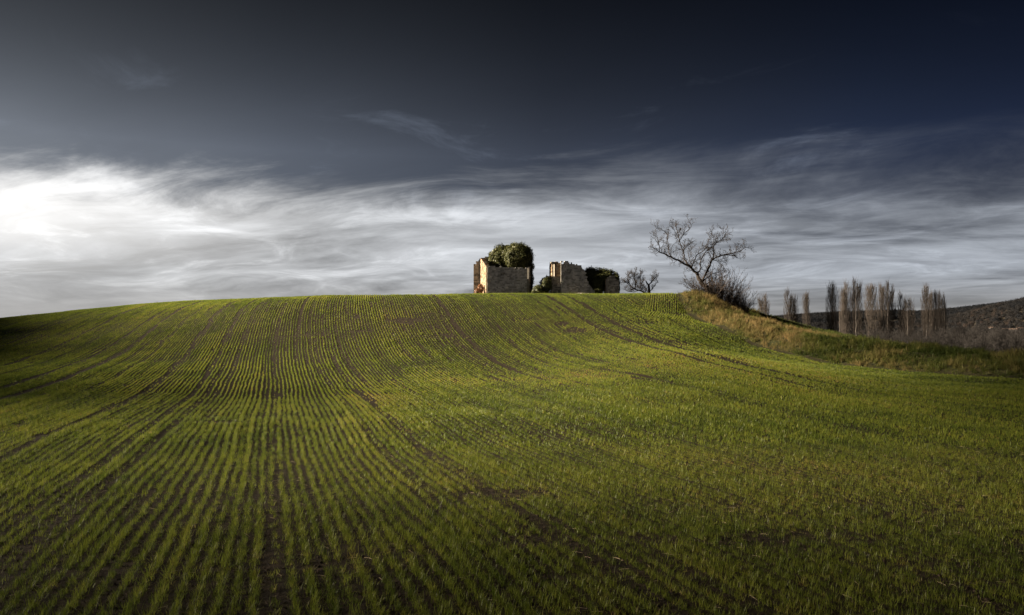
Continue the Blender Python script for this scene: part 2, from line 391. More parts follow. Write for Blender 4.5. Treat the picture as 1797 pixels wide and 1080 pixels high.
# ------------------------------------------------------------------ scattering
def scatter(name, pts, rot, size, kind, tint, sources, label, cat):
    """one 'stuff' object: a set of points with a plant from `sources` standing on each of them"""
    coll = bpy.data.collections.new(name+'_plants')
    for i, (me, mat) in enumerate(sources):
        o = bpy.data.objects.new('%s_%02d' % (name, i), me); coll.objects.link(o)
        if not me.materials: me.materials.append(mat)
    me = bpy.data.meshes.new(name); me.vertices.add(len(pts)); me.vertices.foreach_set('co', np.asarray(pts, np.float32).ravel())
    for nm, ty, dat, key in (('rot', 'FLOAT_VECTOR', rot, 'vector'), ('size', 'FLOAT', size, 'value'), ('pick', 'INT', kind, 'value'), ('tint', 'FLOAT', tint, 'value')):
        a = me.attributes.new(nm, ty, 'POINT')
        a.data.foreach_set(key, np.asarray(dat, np.int32 if ty == 'INT' else np.float32).ravel())
    me.update()
    ng = bpy.data.node_groups.new(name+'_scatter', 'GeometryNodeTree')
    ng.interface.new_socket('Geometry', in_out='INPUT', socket_type='NodeSocketGeometry')
    ng.interface.new_socket('Geometry', in_out='OUTPUT', socket_type='NodeSocketGeometry')
    N, L = ng.nodes, ng.links
    gi, go = N.new('NodeGroupInput'), N.new('NodeGroupOutput')
    ip = N.new('GeometryNodeInstanceOnPoints'); ci = N.new('GeometryNodeCollectionInfo')
    ci.inputs['Collection'].default_value = coll; ci.inputs['Separate Children'].default_value = True; ci.inputs['Reset Children'].default_value = True
    def na(nm, ty):
        n = N.new('GeometryNodeInputNamedAttribute'); n.data_type = ty; n.inputs['Name'].default_value = nm
        return n.outputs['Attribute']
    L.new(gi.outputs[0], ip.inputs['Points']); L.new(ci.outputs[0], ip.inputs['Instance'])
    ip.inputs['Pick Instance'].default_value = True
    L.new(na('pick', 'INT'), ip.inputs['Instance Index']); L.new(na('rot', 'FLOAT_VECTOR'), ip.inputs['Rotation']); L.new(na('size', 'FLOAT'), ip.inputs['Scale'])
    L.new(ip.outputs[0], go.inputs[0])
    o = link(name, me, None); md = o.modifiers.new('scatter', 'NODES'); md.node_group = ng
    tag(o, label, cat, kind='stuff')
    return o
def tuft(seed, blades, length, width, spread_x, spread_y, lean=.5, droop=.6, seg=3):
    r = random.Random(seed); b = MB()
    for k in range(blades):
        p = Vector((r.gauss(0, spread_x), r.uniform(-spread_y, spread_y), -.004))
        az = r.uniform(0, 6.283); out = Vector((math.cos(az), math.sin(az), 0)); side = Vector((-out.y, out.x, 0))
        tw = r.uniform(-.7, .7); side = (side*math.cos(tw)+Vector((0, 0, 1))*math.sin(tw)*.3).normalized()
        ln = length*r.uniform(.55, 1.2); wd = width*r.uniform(.7, 1.2); a = abs(r.gauss(0, lean)); n0 = len(b.v); n = seg
        for i in range(n+1):
            t = i/n; w_ = wd*.5*(1-t**1.6)
            if i == n: b.v.append(p.copy())
            else: b.v.extend((p-side*w_, p+side*w_))
            an = a+droop*t*t*1.4
            p = p+(out*math.sin(an)+Vector((0, 0, 1))*math.cos(an))*(ln/n)
        for i in range(n-1): b.f.append((n0+2*i, n0+2*i+1, n0+2*i+3, n0+2*i+2))
        b.f.append((n0+2*n-2, n0+2*n-1, n0+2*n))
    return b.mesh('tuft')

def u_of(x, y, d):
    p = at(x, y, d); return p[0]-float(row_g(p[1]))
# wheel tracks and drill misses: (row coordinate, half width, how bare, from Y, to Y)
TRACKS = []
def YEL(X, Y):
    """thin yellowed strips: an old path across the field and hungry patches"""
    P_ = [at(*q)[:2] for q in ((640, 690, 27.5), (800, 715, 23.5), (960, 745, 18.6), (1100, 775, 15.6), (1240, 800, 13.8), (1380, 815, 12.9))]
    best = np.full(X.shape, 99.)
    for (ax, ay), (bx, by) in zip(P_[:-1], P_[1:]):
        dx, dy = bx-ax, by-ay; t = np.clip(((X-ax)*dx+(Y-ay)*dy)/(dx*dx+dy*dy), 0, 1)
        best = np.minimum(best, np.hypot(X-ax-t*dx, Y-ay-t*dy))
    y = .11*np.exp(-(best/.55)**2)
    for (x, yy, d, a, b, k) in ((680, 705, 25.5, 2.5, 2.2, .20), (700, 740, 20, 1.6, 2.5, .16), (880, 860, 11.5, 1.2, 1.3, .2), (1000, 660, 32, 5, 2, .16), (1300, 640, 36, 5, 2.5, .18), (610, 575, 49, 3., 2.5, .10), (750, 545, 51, 2.5, 1.5, .08), (560, 990, 7.4, .8, .6, .18), (1500, 870, 10.5, 2.2, .8, .14)):
        p = at(x, yy, d); y = y+k*np.exp(-((X-p[0])/a)**2-((Y-p[1])/b)**2)
    return y
def build_crop():
    rng = np.random.default_rng(4)
    W = .1565                                                     # row spacing across the view
    T = [  # pixel, distance -> row coordinate
        (u_of(780, 545, 51.5), .13, .93, 33, 80), (u_of(1067, 585, 44.5), .19, .85, 30, 80), (u_of(1108, 583, 45), .19, .9, 30, 80),
        (u_of(483, 660, 35), .085, .75, 0, 57), (u_of(860, 860, 11.3), .08, .62, 0, 48), (u_of(525, 575, 48.5), .14, .9, 46, 80),
        (u_of(300, 647, 36), .10, .9, 0, 80), (u_of(277, 577, 53), .16, .95, 16, 80), (u_of(250, 575, 54), .14, .93, 16, 80),
        (u_of(120, 604, 50), .16, .93, 16, 80), (u_of(60, 590, 56), .12, .8, 20, 80), (u_of(400, 590, 47), .11, .8, 22, 80), (u_of(350, 600, 46), .10, .7, 20, 80),
        (u_of(440, 560, 51), .10, .75, 30, 80), (u_of(675, 540, 52), .10, .6, 40, 80), (u_of(820, 560, 48.5), .09, .4, 36, 80),
        (u_of(900, 560, 48), .09, .5, 38, 80), (u_of(590, 560, 50), .08, .6, 30, 80), (u_of(640, 700, 26.5), .08, .65, 0, 40), (u_of(200, 800, 14.8), .08, .75, 0, 40),
        (u_of(30, 985, 7.6), .09, .85, 0, 40), (u_of(760, 545, 51.5), .07, .3, 30, 80), (u_of(560, 640, 38), .07, .6, 0, 50), (u_of(340, 560, 56), .09, .7, 30, 80),
    ]
    # bare or thin spots: pixel, distance, half length across, half length along, how bare
    SP = []
    for (x, y, d, a, b_, k) in ((715, 563, 48.4, .95, .8, .95), (740, 552, 50, .7, .35, .6), (565, 592, 46, 2.2, .22, .7), (620, 588, 46.4, 1.2, .2, .8),
                                (760, 592, 44.6, 1.3, .5, .6), (330, 741, 19.8, 1.6, .18, .92), (215, 738, 20, .9, .2, .9), (400, 742, 20, .7, .15, .9),
                                (190, 1008, 7.2, .7, .12, .85), (430, 1003, 7.2, .75, .13, .93), (560, 1000, 7.25, .35, .10, .9),
                                (700, 980, 7.6, .5, .25, .5), (980, 1025, 6.85, .28, .12, .85), (1080, 1000, 7.2, .25, .12, .8), (940, 950, 8.2, .2, .25, .8),
                                (1150, 945, 8.3, .25, .2, .65), (1440, 935, 8.5, .9, .25, .6), (1330, 950, 8.2, .4, .2, .6), (1250, 800, 13.7, 1.2, .35, .15),
                                (1080, 760, 16.2, 1.3, .4, .1), (1600, 990, 7.4, .6, .2, .5), (870, 870, 11, .5, .35, .75), (1700, 830, 12, 1., .4, .4),
                                (1010, 580, 45.6, .6, .8, .8), (985, 570, 47, .5, .6, .8), (1130, 565, 48.5, 1.4, 1.2, .5), (1200, 600, 41.5, 3., .9, .45),
                                (905, 560, 48.4, 1.3, .35, .5), (850, 560, 48.6, .9, .2, .6), (600, 960, 8, .6, .3, .35)):
        p = at(x, y, d); SP.append((p[0], p[1], a, b_, k))
    pts, rot, size, pick, tint = [], [], [], [], []
    bands = ((4.0, 9., .024, 0), (9., 16., .032, 0), (16., 27., .050, 1), (27., 44., .075, 2), (44., 78., .095, 2))
    for y0, y1, step, lod in bands:
        gx0, gx1 = -.68*y1-2.5, .68*y1+2.5
        gmin, gmax = float(row_g(y1)), float(row_g(y0))
        us = W*np.arange(math.floor((gx0-max(gmin, gmax))/W), math.ceil((gx1-min(gmin, gmax))/W))
        Yb = np.arange(y0, y1, step)
        U, Yv = np.meshgrid(us, Yb)
        U = U+0*Yv; Yv = Yv+(rng.random(Yv.shape)-.5)*step*1.3
        wob = (vnoise(U*1.3+50, Yv*.16, 31)-.5)*.10+(vnoise(U/W*.7, Yv*1.1, 32)-.5)*.045
        X = U+row_g(Yv)+wob+rng.normal(0, .017 if lod < 2 else .009, U.shape)
        # headland by the bank, drilled along the edge
        hb = .166*Yv+(vnoise(Yv*.6, Yv*0, 35)-.5)*1.2
        head = (X > hb+.05) & (Yv > 50.5)
        keep = (np.abs(X) < .68*Yv+2.5) & ~head
        X, Yv, Uo = X[keep], Yv[keep], U[keep]
        if y1 > 60:
            v = np.arange(-6, 8, .155); Yh = np.arange(50.5, 76, step)
            V, Yq = np.meshgrid(v, Yh); Yq = Yq+(rng.random(Yq.shape)-.5)*step
            Xh = V+.205*(Yq-56)+.164*56+rng.normal(0, .026, V.shape)+(vnoise(V*2+7, Yq*.5, 33)-.5)*.10+.02*np.clip(54-Yq, 0, 9)**2*-1
            k = Xh > .166*Yq+(vnoise(Yq*.6, Yq*0, 35)-.5)*1.2
            X = np.concatenate([X, Xh[k]]); Yv = np.concatenate([Yv, Yq[k]]); Uo = np.concatenate([Uo, np.full(k.sum(), 999.)])
        prob = np.ones(X.shape)
        for (u, hw, bare, ya, yb) in T:
            inb = sstep(ya-3, ya+3, Yv)*(1-sstep(yb-3, yb+3, Yv))
            prob *= 1-bare*inb*(1-sstep(hw*.75, hw*1.1, np.abs(Uo-u+(vnoise(Yv*.3, Uo*0, 77)-.5)*.08)))
        nb = fnoise(X*.8+3, Yv*.8, 41, 3)
        for (sx, sy, a, b_, k) in SP:
            q = np.hypot((X-sx)/a, (Yv-sy)/b_)+(nb-.5)*1.6
            prob *= 1-k*(1-sstep(.55, 1.15, q))
        # rows differ: some came up thin, some strong, changing slowly along the row
        rid = np.round(Uo/W)
        rowv = vnoise(rid*5.37+.5, Yv*.05, 55)
        prob *= 1-.55*sstep(.78, .92, rowv)*(Uo < 900)*sstep(18, 32, Yv)
        # odd drill misses along a row and thin patches
        miss = vnoise(Uo/W*3.7, Yv*.28, 51)
        prob *= 1-(.45+.3*sstep(16, 30, Yv))*sstep(.80, .90, miss)
        thin = fnoise(X*.22, Yv*.22, 61, 3)
        prob *= 1-.12*sstep(.58, .76, thin)
        near = 1-sstep(8.5, 12.5, Yv)
        prob *= 1-near*.32*sstep(.48, .72, fnoise(X*1.1, Yv*1.1, 63, 3))
        ed = edge_dist(X, Yv); prob *= 1-sstep(-.25, .15, ed)
        k = rng.random(X.shape) < prob
        X, Yv, Uo, rowv = X[k], Yv[k], Uo[k], rowv[k]
        n = len(X)
        c1 = fnoise(X*.16, Yv*.16, 71, 3); c2 = fnoise(X*.75, Yv*.75, 72, 3); c3 = vnoise(Uo*2.1, Yv*.12, 73)
        lush = fnoise(X*.3+9, Yv*.3, 74, 2)
        t = YEL(X, Yv)+.41+(c1-.5)*.40+(c2-.5)*.34+(c3-.5)*.22+(rowv-.5)*-.22+rng.normal(0, .15, n)
        pts.append(np.stack([X, Yv, height(X, Yv)-.004], -1))
        rot.append(np.stack([rng.normal(0, .10, n), rng.normal(0, .10, n), rng.uniform(0, 6.283, n) if lod == 0 else (rng.integers(0, 2, n)*math.pi + np.arctan2(.2965, 1.) + rng.normal(0, .1, n))], -1))
        sz = (.80+.25*(lush-.5)+.28*(c2-.5)-.36*(rowv-.5))*rng.uniform(.75, 1.25, n)*(1+0*Yv)
        sz *= 1-.28*sstep(.62, .8, t)
        size.append(sz)
        pick.append(rng.integers(0, 4, n)+lod*4); tint.append(np.clip(t, 0, 1))
    pts, rot, size, pick, tint = (np.concatenate(q) for q in (pts, rot, size, pick, tint))
    src = [(tuft(i, 12, .108, .0044, .028, .026, lean=.58, droop=.8), M_WHEAT) for i in range(4)]
    src += [(tuft(10+i, 12, .112, .0085, .025, .036, lean=.52, seg=3), M_WHEAT) for i in range(4)]
    src += [(tuft(20+i, 13, .090, .0130, .014, .055, lean=.38, droop=.4, seg=2), M_WHEAT) for i in range(4)]
    scatter('winter_wheat', pts, rot, size, pick, tint, src, 'young green wheat in drill rows over the whole hill', 'crop')
    print('wheat', len(pts))
build_crop()

def build_verge():
    rng = np.random.default_rng(9)
    n = 110000
    X = rng.uniform(8, 48, n); Y = rng.uniform(20, 82, n)
    e = edge_dist(X, Y)
    d = fnoise(X*.5, Y*.5, 81, 3)
    p = np.where(e < -.1, 0, np.where(e < 6.5, 1., .30))*(.45+d)
    p *= (np.abs(X) < .68*Y+3)
    k = rng.random(n) < p
    X, Y, e = X[k], Y[k], e[k]; n = len(X)
    t = .35+(fnoise(X*.33, Y*.33, 82, 3)-.5)*1.1+(fnoise(X*1.4, Y*1.4, 83, 2)-.5)*.5+rng.normal(0, .10, n)
    t += .30*np.exp(-((Y-57)/6.)**2)*(X < 18)
    t = np.where(e > 7, t-.25, t)
    sz = rng.uniform(.5, 1.25, n)*(.65+.8*fnoise(X*.6, Y*.6, 84, 2))*np.where(e < .6, .8, 1.)*np.where(e > 7, .6, 1.)
    # odd weeds standing up from the crop along the brow
    q = 70; Yw = rng.uniform(57, 76, q); Xw = rng.uniform(-.66, .17, q)*Yw
    q2 = 420; Xr = rng.uniform(-8.5, 18.5, q2); Yr = rng.uniform(126.5, 129.4, q2)      # rank grass round the walls
    X = np.concatenate([X, Xw, Xr]); Y = np.concatenate([Y, Yw, Yr]); n += q+q2
    t = np.concatenate([t, rng.uniform(.2, .8, q), rng.uniform(.1, .6, q2)]); sz = np.concatenate([sz, rng.uniform(.35, .75, q), rng.uniform(.7, 2.0, q2)*(.5+vnoise(Xr*.8, Yr, 88))])
    pts = np.stack([X, Y, height(X, Y)-.02], -1)
    rot = np.stack([rng.normal(0, .15, n), rng.normal(0, .15, n), rng.uniform(0, 6.28, n)], -1)
    src = [(tuft(40+i, 16, .34, .016, .07, .07, lean=.45, droop=.9), M_DRY) for i in range(5)]
    scatter('verge_grass', pts, rot, sz, rng.integers(0, 5, n), np.clip(t, 0, 1), src, 'rough tawny and green grass covering the bank right of the field', 'grass')
    print('verge', n)
build_verge()

def build_clods():
    """crumbs of soil and bits of straw between the near rows"""
    rng = np.random.default_rng(21)
    n = 26000
    Y = 4+9.5*rng.random(n)**.8; X = (rng.random(n)*2-1)*(.68*Y+1.5)
    src = []
    for i in range(5):
        r = random.Random(300+i); b = MB(); n0 = 0
        V = [(0, 0, 1)]+[(math.cos(a), math.sin(a), .35) for a in np.arange(5)*1.2566]+[(math.cos(a+.6)*.9, math.sin(a+.6)*.9, -.5) for a in np.arange(5)*1.2566]
        b.v = [Vector(v)*r.uniform(.7, 1.3) for v in V]
        for k in range(5):
            k2 = (k+1) % 5
            b.f += [(0, 1+k, 1+k2), (1+k, 6+k, 1+k2), (1+k2, 6+k, 6+k2)]
        src.append((b.mesh('clod'), M_CLOD))
    sz = .004+.012*rng.random(n)**3
    scatter('soil_crumbs', np.stack([X, Y, height(X, Y)], -1), rng.uniform(0, 6.28, (n, 3)), sz, rng.integers(0, 5, n), rng.random(n), src, 'dark crumbs of soil between the near crop rows', 'soil')
    n = 1300
    Y = 4+12*rng.random(n)**.9; X = (rng.random(n)*2-1)*(.68*Y+1.5); src = []
    for i in range(3):
        r = random.Random(320+i); b = MB()
        q = [Vector((-.07, 0, .004)), Vector((0, r.uniform(-.01, .01), .010)), Vector((.07, 0, .005))]; b.tube(q, [.0024, .0026, .002], 3); src.append((b.mesh('straw'), M_STRAW))
    rot = np.stack([rng.normal(0, .12, n), rng.normal(0, .2, n), rng.uniform(0, 6.28, n)], -1)
    scatter('straw_bits', np.stack([X, Y, height(X, Y)+.006], -1), rot, rng.uniform(.25, .8, n), rng.integers(0, 3, n), rng.random(n), src, 'pale bits of old straw lying between the near rows', 'straw')
M_CLOD = rough_mat('soil_clod', [(.3, (.022, .016, .012)), (.7, (.060, .043, .030))], 30., .5, 90.)
M_STRAW = rough_mat('old_straw', [(.3, (.20, .155, .10)), (.7, (.36, .29, .19))], 9., .2)
build_clods()
# ------------------------------------------------------------------ ruins
def gz(x, y): return float(height(np.array([x]), np.array([y]))[0])
RD = 130.0
def px(x, d=RD): return (x-CX)/F_PX*d
def zy(x, y, d=RD): return float(at(x, y, d)[2])
def stone_wall(name, parent, p0, p1, base, top, thick, mat, seed=0, holes=(), sw=.36, sh=.21):
    """wall of separate rubble stones over a mortar core, from plan point p0 to p1; top = [(0..1, z), ...]"""
    r = random.Random(seed); b = MB(); core = MB()
    p0, p1 = Vector((p0[0], p0[1], 0)), Vector((p1[0], p1[1], 0))
    L_ = (p1-p0).length; u = (p1-p0)/L_; w = Vector((-u.y, u.x, 0)); up = Vector((0, 0, 1))
    off = parent.location
    def topz(s):
        s = max(0., min(1., s))
        for (a, za), (c, zc) in zip(top[:-1], top[1:]):
            if a <= s <= c: return za+(zc-za)*(s-a)/max(c-a, 1e-6)
        return top[-1][1]
    z = base; zmax = max(t[1] for t in top)
    while z < zmax:
        hh = sh*r.uniform(.75, 1.3); s = -r.uniform(0, sw*.5)
        while s < L_:
            ww = sw*r.choice((.5, .7, .9, 1., 1.2, 1.9))*r.uniform(.85, 1.15)
            a, c = max(s, 0.), min(s+ww, L_)
            s += ww
            if c-a < .08: continue
            m_ = (a+c)/2
            if z+hh*.7 > topz(m_/L_)+r.uniform(-.20, .10): continue
            if r.random() < .045: continue
            if any(h0 < m_ < h1 and z0 < z+hh/2 < z1 for (h0, h1, z0, z1) in holes): continue
            ctr = p0+u*m_+up*(z+hh/2)+w*r.uniform(-.012, .012)
            tl = r.uniform(-.03, .03)
            uu = (u+up*tl)*((c-a)/2-.012); vv = (up-u*tl)*(hh/2-.010)
            b.box(ctr-off, uu, vv, w*(thick/2+r.uniform(-.025, .05)))
        # core strip
        nseg = max(2, int(L_/.5))
        for i in range(nseg):
            a, c = L_*i/nseg, L_*(i+1)/nseg; m_ = (a+c)/2
            if z+hh > topz(m_/L_)-.10: continue
            if any(h0-.25 < m_ < h1+.25 and z0-.1 < z+hh/2 < z1+.1 for (h0, h1, z0, z1) in holes): continue
            core.box(p0+u*m_+up*(z+hh/2)-off, u*((c-a)/2), up*(hh/2), w*(thick/2-.045))
        z += hh
    o = link(name, b.mesh(name), mat, parent)
    if core.f: link('mortar_core', core.mesh('mortar_core'), M_MORTAR, o)
    return o
def ellip_leaves(b, r, c, rad, n, size, lump=.30, lowcut=-2., seed=0):
    """n small leaves in the outer shell of a lumpy ellipsoid"""
    for _ in range(n):
        d = Vector((r.gauss(0, 1), r.gauss(0, 1), r.gauss(0, 1))).normalized()
        if d.z < lowcut: continue
        k = 1+lump*mnoise.noise(d*2.3+Vector((seed*3.1, 0, 0)))+.5*lump*mnoise.noise(d*5.5+Vector((0, seed*1.7, 0)))
        k *= 1+(r.gauss(-.03, .06) if r.random() < .9 else r.uniform(0, .16))
        p = c+Vector((d.x*rad[0], d.y*rad[1], d.z*rad[2]))*k
        nrm = (d+Vector((r.gauss(0, .5), r.gauss(0, .5), r.gauss(0, .5)+.25))).normalized()
        t = nrm.cross(Vector((r.gauss(0, 1), r.gauss(0, 1), r.gauss(0, 1)))).normalized(); q = nrm.cross(t)
        s = size*r.uniform(.6, 1.3); n0 = len(b.v)
        b.v.extend((p-t*s, p-q*s*.6, p+t*s, p+q*s*.6)); b.f.append((n0, n0+1, n0+2, n0+3))
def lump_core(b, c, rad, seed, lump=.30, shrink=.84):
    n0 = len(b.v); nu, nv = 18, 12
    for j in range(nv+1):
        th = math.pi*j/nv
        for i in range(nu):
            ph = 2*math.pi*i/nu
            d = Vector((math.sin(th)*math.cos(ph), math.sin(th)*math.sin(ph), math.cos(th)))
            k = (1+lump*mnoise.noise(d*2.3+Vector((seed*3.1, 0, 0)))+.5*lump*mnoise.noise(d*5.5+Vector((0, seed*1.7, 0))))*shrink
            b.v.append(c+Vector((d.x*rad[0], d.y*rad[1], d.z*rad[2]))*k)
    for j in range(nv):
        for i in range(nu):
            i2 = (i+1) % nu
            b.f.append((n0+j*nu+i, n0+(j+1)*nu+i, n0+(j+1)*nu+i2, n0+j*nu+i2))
def leafy(name, lobes, label, cat, seed, leaf=.10, dens=420, mat=None, group=None, core=True):
    """lobes: (pixel x, pixel y, distance, half width px, half height px, half depth m)"""
    r = random.Random(seed)
    c0 = at(lobes[0][0], lobes[0][1], lobes[0][2]); base = Vector((c0[0], c0[1], gz(c0[0], c0[1])))
    o = empty(name, base, label, cat, group)
    b, k = MB(), MB()
    for i, (x, y, d, hw, hh, hd) in enumerate(lobes):
        c = Vector(at(x, y, d))-base; s = d/F_PX
        rad = (hw*s, hd, hh*s)
        area = 4*math.pi*((rad[0]*rad[1])**1.6/3+(rad[0]*rad[2])**1.6/3+(rad[1]*rad[2])**1.6/3)**(1/1.6)
        ellip_leaves(b, r, c, rad, int(area*dens*(.1/leaf)**2*.45), leaf, seed=seed+i)
        lump_core(k, c, rad, seed+i)
    f = link('foliage', b.mesh('foliage'), mat or M_IVY, o)
    if core: link('stems', k.mesh('stems', True), M_IVYCORE, o)  # solid dark core added inside the leaves to block light, not modelled stems
    return o
def build_ruins():
    # --- left ruin
    gx = px(890); g = gz(gx, RD)
    o = empty('ruined_house', (gx, RD, g), 'left ruin: roofless stone house with flat grey front wall and ivy on top', 'ruin')
    bz = g-.25
    A, B = (px(855.5), RD), (px(925), RD+.2)
    C = (px(846.5, 136.5), 136.5)
    stone_wall('front_wall', o, A, B, bz, [(0, zy(855, 466.5)), (.3, zy(880, 467.5)), (.6, zy(895, 468)), (.62, zy(895, 469)), (1, zy(925, 470))], .55, M_STONE2, 1,
               holes=[(px(882)-px(855.5), px(884.8)-px(855.5), zy(883, 483), zy(883, 479.3)), (px(880.5)-px(855.5), px(883)-px(855.5), zy(883, 515), zy(883, 512.5)), (px(901.5)-px(855.5), px(904.5)-px(855.5), zy(903, 516), zy(903, 512.5)), (px(864)-px(855.5), px(865.5)-px(855.5), zy(903, 493), zy(903, 491))])
    w = stone_wall('side_wall', o, (C[0], C[1]-.1), (A[0]+.05, A[1]+.35), bz, [(0, zy(848, 453.5, 136.5)), (.25, zy(850, 456, 135)), (.8, zy(855, 463, 131)), (1, zy(856, 466.5, RD))], .6, M_BRICKISH, 2)
    w['label'] = 'sunlit ochre side wall'
    D0, D1 = (px(831, 137.5), 137.5), (px(934, 137.5), 137.8)
    stone_wall('back_wall', o, D0, D1, bz-.4, [(0, zy(831, 461.5, 137.5)), (.055, zy(837, 461.5, 137.5)), (.06, zy(838, 458, 137.5)), (.10, zy(841, 457, 137.5)), (.11, zy(842, 455, 137.5)), (.17, zy(849, 454, 137.5)),
               (.18, zy(850, 451, 137.5)), (.30, zy(862, 450, 137.5)), (.5, zy(880, 445, 137.5)), (1, zy(934, 450, 137.5))], .6, M_STONE, 3)
    stone_wall('side_wall', o, (B[0]+.1, B[1]+.35), (px(931, 137), 137.4), bz, [(0, zy(925, 471)), (1, zy(931, 458, 137))], .55, M_STONE, 4)
    leafy('ivy', [(910, 447, 133.2, 25, 18.5, 2.4), (917, 465, 134., 18, 22, 2.0), (925, 490, 133.8, 10.5, 22, 1.2), (926, 506, 133.6, 8.5, 12, 1.0), (899, 456, 132.6, 12, 13, 1.5), (903, 437, 133.4, 12, 8, 1.4)],
          'tall rounded ivy dome rising over the right end of the left ruin', 'ivy', 11, leaf=.11, group='ivy on the ruins')
    leafy('ivy', [(879, 450, 136., 17, 18, 1.8), (868, 455, 136.4, 11, 14, 1.4), (887, 441, 136.3, 11, 10, 1.3)],
          'darker ivy mound behind the middle of the left ruin front wall', 'ivy', 17, leaf=.11, group='ivy on the ruins')
    leafy('bush', [(843, 507, 132, 5, 8, .8), (839, 513, 131.5, 6, 6, .8)], 'small reddish bush at the foot of the left ruin side wall', 'bush', 23, leaf=.07, mat=M_REDBUSH, core=False)
    bs = MB(); c = Vector((px(842.5, 131), 131, gz(px(842.5, 131), 131)+.0))
    rr = random.Random(5)
    bs.box(Vector((0, 0, .27)), Vector((.22, .05, .02)), Vector((-.04, .2, 0)), Vector((.03, 0, .30)))
    bs.box(Vector((-.06, -.05, .68)), Vector((.15, .03, .05)), Vector((-.02, .14, 0)), Vector((.03, 0, .14)))
    k = link('fallen_block', bs.mesh('fallen_block'), M_PALE, None, c); tag(k, 'pale block of stone lying by the left ruin side wall', 'stone')
    # --- right ruin
    gx = px(1010); g = gz(gx, RD); bz = g-.3
    o = empty('ruined_house', (gx, RD, g), 'right ruin: broken stone wall sloping down to rubble with an ochre corner pier', 'ruin')
    stone_wall('front_wall', o, (px(984), RD), (px(1044), RD+.4), bz,
               [(0, zy(984, 459)), (.035, zy(986, 458)), (.05, zy(987, 461)), (.075, zy(988, 461)), (.09, zy(989, 458.5)), (.25, zy(999, 460)), (.45, zy(1011, 464)), (.55, zy(1017, 466.5)), (.66, zy(1023, 474)), (.72, zy(1027, 484)), (.80, zy(1032, 496)), (.90, zy(1038, 506)), (1, zy(1044, 512))], .65, M_STONE2, 6)
    pr = stone_wall('corner_pier', o, (px(972.3), RD+.15), (px(984.2), RD+.35), zy(975, 486), [(0, zy(972, 461)), (.2, zy(974, 459.5)), (.7, zy(980, 459)), (1, zy(984, 459.5))], .6, M_BRICKISH, 7, sw=.3)
    pr['label'] = 'ochre upper corner pier'
    pl = stone_wall('pier_side', o, (px(967, 132.8), 132.8), (px(971.5), RD+.28), zy(975, 486.3), [(0, zy(967, 461.5, 132.8)), (1, zy(972, 461.3))], .5, M_BRICKISH, 8, sw=.3)
    pl['label'] = 'sunlit ochre side of the corner pier'
    stone_wall('pier_cap', o, (px(966), RD+.2), (px(976), RD+.3), zy(970, 462.2), [(0, zy(970, 460.2)), (1, zy(970, 459.2))], .8, M_STONE, 18, sw=.3, sh=.12)
    stone_wall('lower_wall', o, (px(968), RD+.55), (px(984.5), RD+.75), bz, [(0, zy(968, 484.5)), (1, zy(984, 483))], .6, M_STONE, 9)
    stone_wall('side_wall', o, (px(968.5, 131), 131.0), (px(970.5, 136), 136), bz, [(0, zy(968, 488)), (1, zy(971, 490, 136))], .5, M_STONE, 13)
    rub = MB(); rr = random.Random(8)
    for i in range(150):
        x = rr.uniform(984, 1060); s = rr.uniform(.08, .20); hmax = 517-max(0., 1-abs(x-1020)/40)*7
        c = Vector((px(x), RD-.5-rr.random()*1.2, 0)); c.z = gz(c.x, c.y)+rr.random()**2*(517-hmax)*RD/F_PX+s*.4-.25
        a = Vector((rr.gauss(0, 1), rr.gauss(0, 1), rr.gauss(0, .4))).normalized(); b_ = a.cross(Vector((0, .2, 1))).normalized(); e = a.cross(b_)
        rub.box(c-o.location, a*s, b_*s*rr.uniform(.5, .9), e*s*rr.uniform(.4, .8))
    link('rubble', rub.mesh('rubble'), M_STONE, o)
    stone_wall('end_wall', o, (px(1066.5), RD+.1), (px(1086), RD+.3), bz, [(0, zy(1066, 485)), (.3, zy(1072, 482)), (.6, zy(1078, 484)), (.8, zy(1082, 489)), (1, zy(1085, 495))], .55, M_STONE, 10)
    e = stone_wall('end_wall_return', o, (px(1062.5, 132.6), 132.6), (px(1066), RD+.25), bz+.6, [(0, zy(1063, 487, 132.6)), (1, zy(1066, 488))], .45, M_BRICKISH, 12, sw=.3)
    e['label'] = 'sunlit ochre return of the end wall'
    leafy('ivy', [(1036, 487, 133.5, 13, 17, 1.7), (1038, 502, 133.5, 10, 14, 1.4)], 'dark low ivy mound behind the sloping end of the right ruin wall', 'ivy', 31, leaf=.11, group='ivy on the ruins')
    leafy('ivy', [(1058, 491, 132.9, 23, 19, 2.2), (1049, 501, 131.4, 12.5, 14, 1.3), (1048, 511, 131., 10, 8, 1.2), (1082, 494, 131.4, 5.5, 14, .9), (1084, 507, 131.4, 3.5, 10, .8)],
          'broad ivy dome spilling over the end wall of the right ruin', 'ivy', 37, leaf=.11, group='ivy on the ruins')
    leafy('bush', [(958, 502, 130.5, 10, 15, 1.1), (963, 495, 130.7, 6, 9, .8)], 'dark upright bush against the ochre pier of the right ruin', 'bush', 41, leaf=.10, mat=M_BUSH)
    leafy('bush', [(945, 510, 129.5, 9, 9, 1.0), (937, 514, 129.3, 5, 5, .7)], 'low spreading bush in the gap between the two ruins', 'bush', 43, leaf=.10, mat=M_BUSH)
M_REDBUSH = leaf_mat('red_bush_leaf', [(0, (.10, .045, .022)), (1, (.24, .11, .05))], trans=.2)
M_PALE = rough_mat('pale_block', [(.3, (.55, .47, .38)), (.7, (.72, .64, .54))], 4., .3)
build_ruins()

